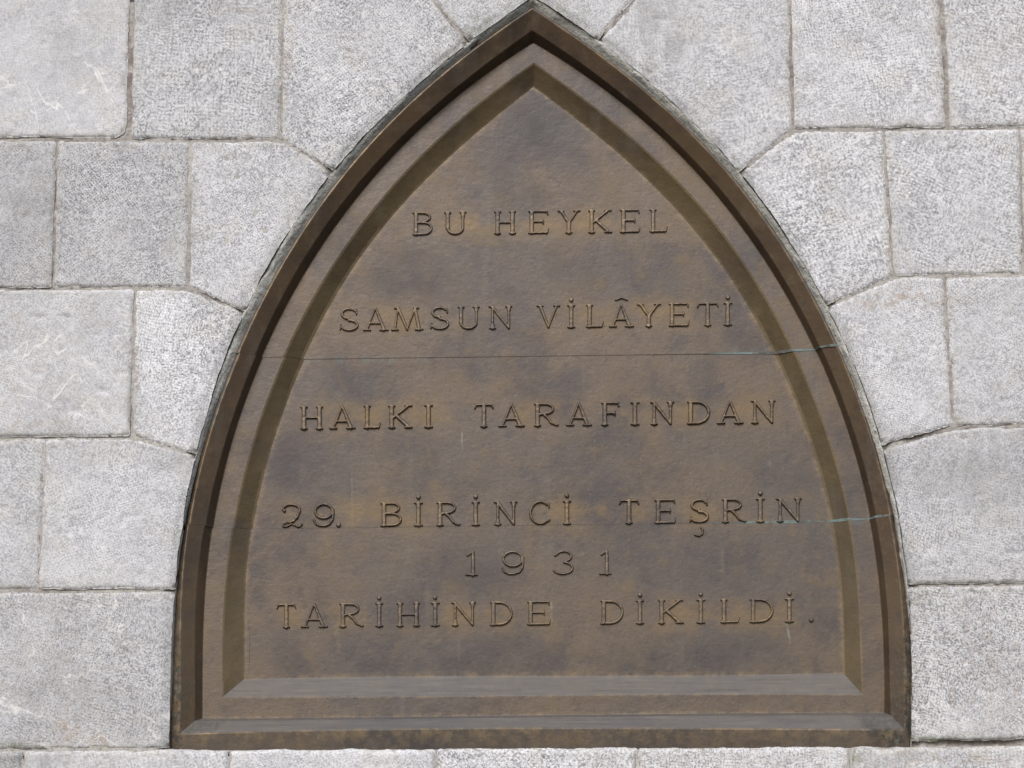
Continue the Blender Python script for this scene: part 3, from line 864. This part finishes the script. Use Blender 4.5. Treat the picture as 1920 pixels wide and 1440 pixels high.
def sd_arch(x, z):
    """positive inside the opening (not stone), negative in the stone"""
    d2 = np.full(x.shape, 1e9)
    for a, b in zip(A0, A1):
        dx, dz = b - a
        L = dx * dx + dz * dz
        t = np.clip(((x - a[0]) * dx + (z - a[1]) * dz) / max(L, 1e-12), 0, 1)
        d2 = np.minimum(d2, (x - a[0] - t * dx) ** 2 + (z - a[1] - t * dz) ** 2)
    ins = (x > np.interp(z, zl, xl)) & (x < np.interp(z, zr, xr)) & (z < ARCH[:, 1].max())
    return np.where(ins, 1, -1) * np.sqrt(d2)


RUST = [(1850, 1250, 220, 190, .32), (1500, 1430, 300, 30, .25), (60, 700, 110, 130, .25), (1860, 80, 120, 120, .18), (120, 1250, 200, 160, .2), (1690, 560, 75, 16, 1.0), (1660, 572, 40, 10, 1.0), (125, 1360, 22, 35, 1.0), (178, 1385, 22, 14, 1.2), (80, 1385, 25, 12, .5), (665, 95, 20, 30, .7), (540, 60, 12, 80, .7),
        (450, 20, 40, 12, .5), (1668, 470, 8, 60, .6), (1760, 60, 12, 90, .7), (1775, 190, 14, 60, .7), (1750, 1425, 140, 18, .8), (1580, 405, 30, 14, .4), (590, 395, 40, 20, .35), (40, 735, 60, 60, .3), (60, 800, 80, 15, .6)]
GRIME = [(1240, 60, 60, 90, .55), (1215, 20, 40, 60, .5), (1820, 1390, 110, 9, 1.1), (1880, 830, 90, 40, .35), (300, 20, 70, 50, .3), (1850, 900, 120, 90, .35), (60, 420, 80, 120, .3),
         (40, 1425, 60, 30, .8), (130, 90, 60, 70, .3), (120, 1300, 130, 90, .3), (340, 1200, 25, 180, .3), (250, 760, 12, 50, .6), (330, 860, 40, 25, .4)]
MOSS = [(1760, 1392, 70, 10, 1.2), (1700, 1375, 14, 30, .7), (1730, 1120, 30, 25, .35), (900, 45, 40, 40, .5), (1060, 25, 50, 40, .4), (560, 425, 30, 60, .3), (30, 1398, 20, 8, .8), (1597, 1420, 10, 30, .7)]


def blobs(x, z, L):
    v = np.zeros(x.shape)
    for (cx, cy, rx, ry, s) in L:
        c = XZ(cx, cy)[0]
        v = np.maximum(v, s * np.exp(-(((x - c[0]) / (rx * .001)) ** 2 + ((z - c[1]) / (ry * .001)) ** 2)))
    return np.clip(v, 0, 1)


rng = np.random.RandomState(4)


def stone(name, pts_px, arch=False, seed=0, gap=0.0023, y0=None, tone=None, vein=0.6, step=0.0035, k=0.007, edge_w=0.0052, edge_h=0.0034, back=0.08, px_depth=0.0, tool=None):
    V = XZ([p[0] for p in pts_px], [p[1] for p in pts_px], px_depth)
    cen_ = V.mean(0)
    planes = []
    n = len(V)
    for i in range(n):
        a, b = V[i], V[(i + 1) % n]
        if len(pts_px[i]) > 2 and pts_px[i][2] == 'arch':
            continue
        d = b - a
        nn = np.array([d[1], -d[0]]) / np.hypot(*d)
        if np.dot(cen_ - a, nn) > 0:
            nn = -nn
        g = gap if len(pts_px[i]) < 3 else pts_px[i][2]
        planes.append((a, nn, g))
    y0 = rng.uniform(-0.0015, 0.0015) if y0 is None else y0

    def parts(x, z):
        wob = 0.0015 * vnoise(x, z, 22, seed) + 0.0012 * vnoise(x, z, 80, seed + 1) + 0.0005 * vnoise(x, z, 260, seed + 2)
        d = None
        for a, nn, g in planes:
            e = (x - a[0]) * nn[0] + (z - a[1]) * nn[1] + g + wob
            d = e if d is None else smax(d, e, k)
        da = sd_arch(x, z) + wob * 0.7 if arch else None
        return d, da

    def sdf(x, z):
        d, da = parts(x, z)
        return d if da is None else smax(d, da, 0.006)
    x0, z0 = V.min(0); x1, z1 = V.max(0)
    x, z, q, rim = grid_region(sdf, x0 - 0.02, x1 + 0.02, z0 - 0.02, z1 + 0.02, step)
    d, da = parts(x, z)
    s = np.maximum(-d, 0)
    chip = np.clip(vnoise(x, z, 20, seed + 9) - 0.35, 0, 1)
    ew = edge_w * (1 + 1.2 * chip)
    y = y0 + edge_h * (1 + 0.8 * chip) * (1 - np.clip(s / ew, 0, 1)) ** 2.2
    edge = np.exp(-s / 0.010)
    if da is not None:
        sa = np.maximum(-da, 0)
        y = np.maximum(y, y0 + 0.011 * (1 - np.clip(sa / 0.017, 0, 1)) ** 2.2)
    und = 0.0014 * vnoise(x, z, 9, seed + 3) + 0.0006 * vnoise(x, z, 40, seed + 4) + 0.00035 * vnoise(x, z, 130, seed + 5)
    y = y + und * np.clip(s / 0.01, 0.3, 1)
    # small pits
    pit = np.clip(vnoise(x, z, 55, seed + 6) - 0.72, 0, 1)
    y = y + pit * 0.009
    y = np.where(s > 0.008, np.minimum(y, y0 + 0.0026), y)
    n0 = len(x)
    verts = np.stack([x, y, z], 1)
    rv = np.unique(rim)
    mp = {int(v): n0 + i for i, v in enumerate(rv)}
    bk = verts[rv].copy(); bk[:, 1] = back
    verts = np.vstack([verts, bk])
    side = [(int(a), mp[int(a)], mp[int(b)], int(b)) for a, b in rim]
    xx, zz = verts[:, 0], verts[:, 2]
    ex = np.concatenate([edge, np.ones(len(rv))])
    gr = blobs(xx, zz, GRIME)
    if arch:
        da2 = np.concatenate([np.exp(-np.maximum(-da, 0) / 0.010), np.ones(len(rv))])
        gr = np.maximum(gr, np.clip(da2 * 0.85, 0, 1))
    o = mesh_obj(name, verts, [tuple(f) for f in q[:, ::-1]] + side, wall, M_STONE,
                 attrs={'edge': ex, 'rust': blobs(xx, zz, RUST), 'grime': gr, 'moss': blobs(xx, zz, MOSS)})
    o.color = (rng.uniform(0.3, 0.7) if tone is None else tone, vein, rng.uniform(0, 1), rng.uniform(0.5, 1.0) if tool is None else tool)
    return o


A = 'arch'
BL = [
 # left of the arch, course by course
 ([(-45, -20), (248, -20, .0055), (241, 262, .005), (-45, 262)], 0, dict(k=0.030, tone=.50, vein=.9, y0=-.001, tool=.28)),
 ([(248, -20), (530, -20, .0025), (527, 262), (241, 262, .0055)], 0, dict(tone=.42, vein=.4)),
 ([(530, -30), (790, -30), (878, 80, A), (628, 325), (527, 262, .0025)], 1, dict(tone=.55, vein=.5)),
 ([(-160, 262), (107, 262), (98, 541), (-160, 541)], 0, dict(tone=.25, vein=.5)),
 ([(107, 262), (357, 263), (352, 539), (98, 541)], 0, dict(tone=.33, vein=.4)),
 ([(357, 263), (527, 262), (628, 325, A), (460, 586), (352, 539)], 1, dict(tone=.6, vein=.3)),
 ([(-40, 541), (252, 541), (245, 819), (-40, 821)], 0, dict(tone=.5, vein=.9)),
 ([(252, 541), (352, 539), (460, 586, A), (368, 854), (245, 819)], 1, dict(tone=.78, vein=.2)),
 ([(-200, 821), (85, 821, .0012), (72, 1107), (-200, 1109)], 0, dict(tone=.42, vein=.3)),
 ([(85, 821), (245, 819), (368, 854, A), (329, 1107), (72, 1107, .0012)], 1, dict(tone=.55, vein=.2)),
 ([(-70, 1108), (329, 1107, A), (317, 1405), (-70, 1407)], 1, dict(tone=.36, vein=1.0)),
 # right of the arch
 ([(1215, -30), (1480, -30), (1487, 244, .0025), (1390, 319, A), (1122, 76)], 1, dict(tone=.5, vein=.4)),
 ([(1480, -40), (1764, -40, .0045), (1778, 241), (1487, 244)], 0, dict(tone=.66, vein=.6)),
 ([(1764, -40), (2010, -40), (2014, 238), (1778, 241, .0045)], 0, dict(tone=.56, vein=.3)),
 ([(1487, 244), (1656, 243), (1676, 518, .0028), (1553, 574, A), (1390, 319, .0025)], 1, dict(tone=.62, vein=.5)),
 ([(1656, 243), (1912, 240), (1921, 514), (1676, 518)], 0, dict(tone=.55, vein=.3)),
 ([(1912, 240), (2170, 237), (2185, 512), (1921, 514)], 0, dict(tone=.5, vein=.3)),
 ([(1680, 518), (1771, 517), (1788, 800, .0045), (1653, 838, A), (1553, 574, .0028)], 1, dict(tone=.64, vein=.3)),
 ([(1771, 517), (2060, 512), (2075, 796), (1788, 801)], 0, dict(tone=.48, vein=.3)),
 ([(1788, 801), (2130, 795), (2140, 1093), (1703, 1098, A), (1653, 838, .0045)], 1, dict(tone=.38, vein=.5)),
 ([(1703, 1098), (2070, 1094), (2085, 1394, .010), (1709, 1400, A)], 1, dict(tone=.5, vein=.5)),
 # keystone over the apex
 ([(790, -30), (1215, -30), (1122, 76, A), (878, 80)], 1, dict(tone=.6, vein=.1)),
]
for i, (pts, arch, kw) in enumerate(BL):
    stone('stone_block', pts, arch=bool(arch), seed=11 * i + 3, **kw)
# sill course below the plaque, slightly proud of the wall
xs_ = [-340, 44, 428, 818, 1194, 1597, 1985, 2250]
for i in range(len(xs_) - 1):
    a, b = xs_[i], xs_[i + 1]
    ya = 1406 - 0.0045 * a; yb = 1406 - 0.0045 * b
    stone('sill_stone', [(a, ya, .0012), (b, yb, .0016), (b + 2, 1560), (a + 2, 1560, .0016)], seed=401 + 7 * i, y0=-0.012, tone=[.5, .55, .7, .72, .66, .5, .5][i], vein=.3,
          k=0.006, edge_w=0.008, edge_h=0.007, px_depth=-0.012)

# mortar in the joints: one rough sheet just behind the faces of the stones
lo = XZ(-60, 1450)[0]; hi = XZ(1980, -20)[0]


zsa, zsb = XZ([0, 1920], [1407, 1400])


def sdf_m(x, z):
    d = np.maximum(np.maximum(lo[0] - x, x - hi[0]), np.maximum(lo[1] - z, z - hi[1]))
    return np.maximum(d, np.minimum(sd_arch(x, z) + 0.001, z - (zsa[1] + (zsb[1] - zsa[1]) * (x - zsa[0]) / (zsb[0] - zsa[0]))))


x, z, q, rim = grid_region(sdf_m, lo[0] - .01, hi[0] + .01, lo[1] - .01, hi[1] + .01, 0.0055)
y = 0.0040 + 0.0014 * vnoise(x, z, 14, 71) + 0.0010 * vnoise(x, z, 60, 72) + 0.0006 * vnoise(x, z, 150, 73)
y = np.maximum(y, 0.0033) + 0.010 * blobs(x, z, [(1830, 1394, 120, 9, 1.0), (1730, 820, 60, 12, .5), (400, 560, 40, 20, .4)])
y = y + 0.012 * np.clip(1 + sd_arch(x, z) / 0.022, 0, 1)
BROWN = [(245, 130, 14, 170, 1.0), (1768, 110, 14, 170, 1.0), (104, 400, 12, 170, .9), (1483, 110, 10, 170, .9), (355, 470, 10, 90, .6), (245, 690, 10, 140, .5), (140, 262, 170, 9, .8), (420, 262, 120, 8, .5),
         (1850, 806, 100, 12, .8), (1725, 818, 80, 20, .9), (1790, 392, 5, 5, 0), (1668, 400, 10, 150, .6), (1780, 660, 10, 170, .7), (1830, 1394, 130, 10, 1.0), (100, 541, 200, 8, .5), (405, 562, 60, 30, .6),
         (1440, 280, 60, 40, .6), (1700, 242, 260, 8, .7), (845, 40, 40, 60, .9), (1155, 38, 40, 60, .9), (90, 1107, 60, 7, .7), (1800, 1097, 150, 7, .5), (1915, 380, 8, 160, .7), (528, 120, 8, 170, .5)]
mesh_obj('mortar', np.stack([x, y, z], 1), [tuple(f) for f in q[:, ::-1]], wall, M_MORTAR, attrs={'brown': blobs(x, z, BROWN)})

top_z = XZ(960, 1404, -0.012)[0, 1] - 0.006
gx, gz = np.meshgrid(np.linspace(lo[0] - .2, hi[0] + .2, 420), np.linspace(top_z - 0.13, top_z, 24), indexing='ij')
gx = gx.ravel(); gz = gz.ravel() + 0.0
idx = np.arange(420 * 24).reshape(420, 24)
q = np.stack([idx[:-1, :-1].ravel(), idx[1:, :-1].ravel(), idx[1:, 1:].ravel(), idx[:-1, 1:].ravel()], 1)
gy = -0.0065 + 0.0015 * vnoise(gx, gz, 30, 75) + 0.0008 * vnoise(gx, gz, 90, 76)
mesh_obj('mortar', np.stack([gx, gy, gz], 1), [tuple(f) for f in q], wall, M_MORTAR)

# bedding mortar between the stone opening and the casting
NBD = 12
n_arch = nL
sarc = np.vstack([arc_side(SL, 1412, -8), arc_side(SR, 1410, -8)[::-1][1:]])
sarc[NA - 1] = (1000, -8)
outer = P(sarc[:, 0], sarc[:, 1], np.full(n_arch, 0.007))
inner = P(LOOPS['E0'][:n_arch, 0], LOOPS['E0'][:n_arch, 1], np.full(n_arch, 0.019))
inner = inner.copy()
rows = []
for j in range(NBD + 1):
    t = j / NBD
    pt = outer * (1 - t) + inner * t
    d_ = outer - inner
    pt = pt + d_ * (-0.10 if j == NBD else 0) + d_ * (0.35 if j == 0 else 0)
    u = np.arange(n_arch) * 0.009
    pt[:, 1] += 0.0035 * vnoise(u, np.full(n_arch, t * 0.03), 22, 81) + 0.002 * vnoise(u, np.full(n_arch, t * 0.03), 90, 82) + (-0.003 * math.sin(t * math.pi))
    if j == 0:
        pt[:, 1] += 0.012
    if j == 1:
        pt[:, 1] += 0.004
    # open slots where the bedding has fallen out beside the casting
    yy = sarc[:, 1]; left = np.arange(n_arch) < NA
    slot = np.where(left & (yy > 968) & (yy < 1105), 1.0, 0.0) * (t > 0.55) + np.where(~left & (yy > 945) & (yy < 1056), 1.0, 0.0) * (t > 0.62) + np.where(~left & (yy > 1096) & (yy < 1145), 1.0, 0.0) * (t > 0.75)
    slot = slot + np.where(left & (yy > 66) & (yy < 76), 1.0, 0.0) * (t > 0.6)
    pt[:, 1] += 0.05 * np.clip(slot, 0, 1)
    rows.append(pt)
V = np.vstack(rows)
F = [(j * n_arch + i, j * n_arch + i + 1, (j + 1) * n_arch + i + 1, (j + 1) * n_arch + i) for j in range(NBD) for i in range(n_arch - 1)]
o = mesh_obj('bedding_mortar', V, F, wall, M_BEAD)
o['label'] = 'grey green weathered mortar bead around the bronze casting'

# rough core of the wall behind the face stones
c4 = [P([-330], [1640], 0.10)[0], P([2280], [1640], 0.10)[0], P([2280], [-60], 0.10)[0], P([-330], [-60], 0.10)[0]]
V = [tuple(p) for p in c4] + [(p[0], 0.30, p[2]) for p in c4]
mesh_obj('wall_core', V, [(0, 1, 2, 3), (7, 6, 5, 4), (0, 4, 5, 1), (1, 5, 6, 2), (2, 6, 7, 3), (3, 7, 4, 0)], wall, M_CORE, smooth=False)
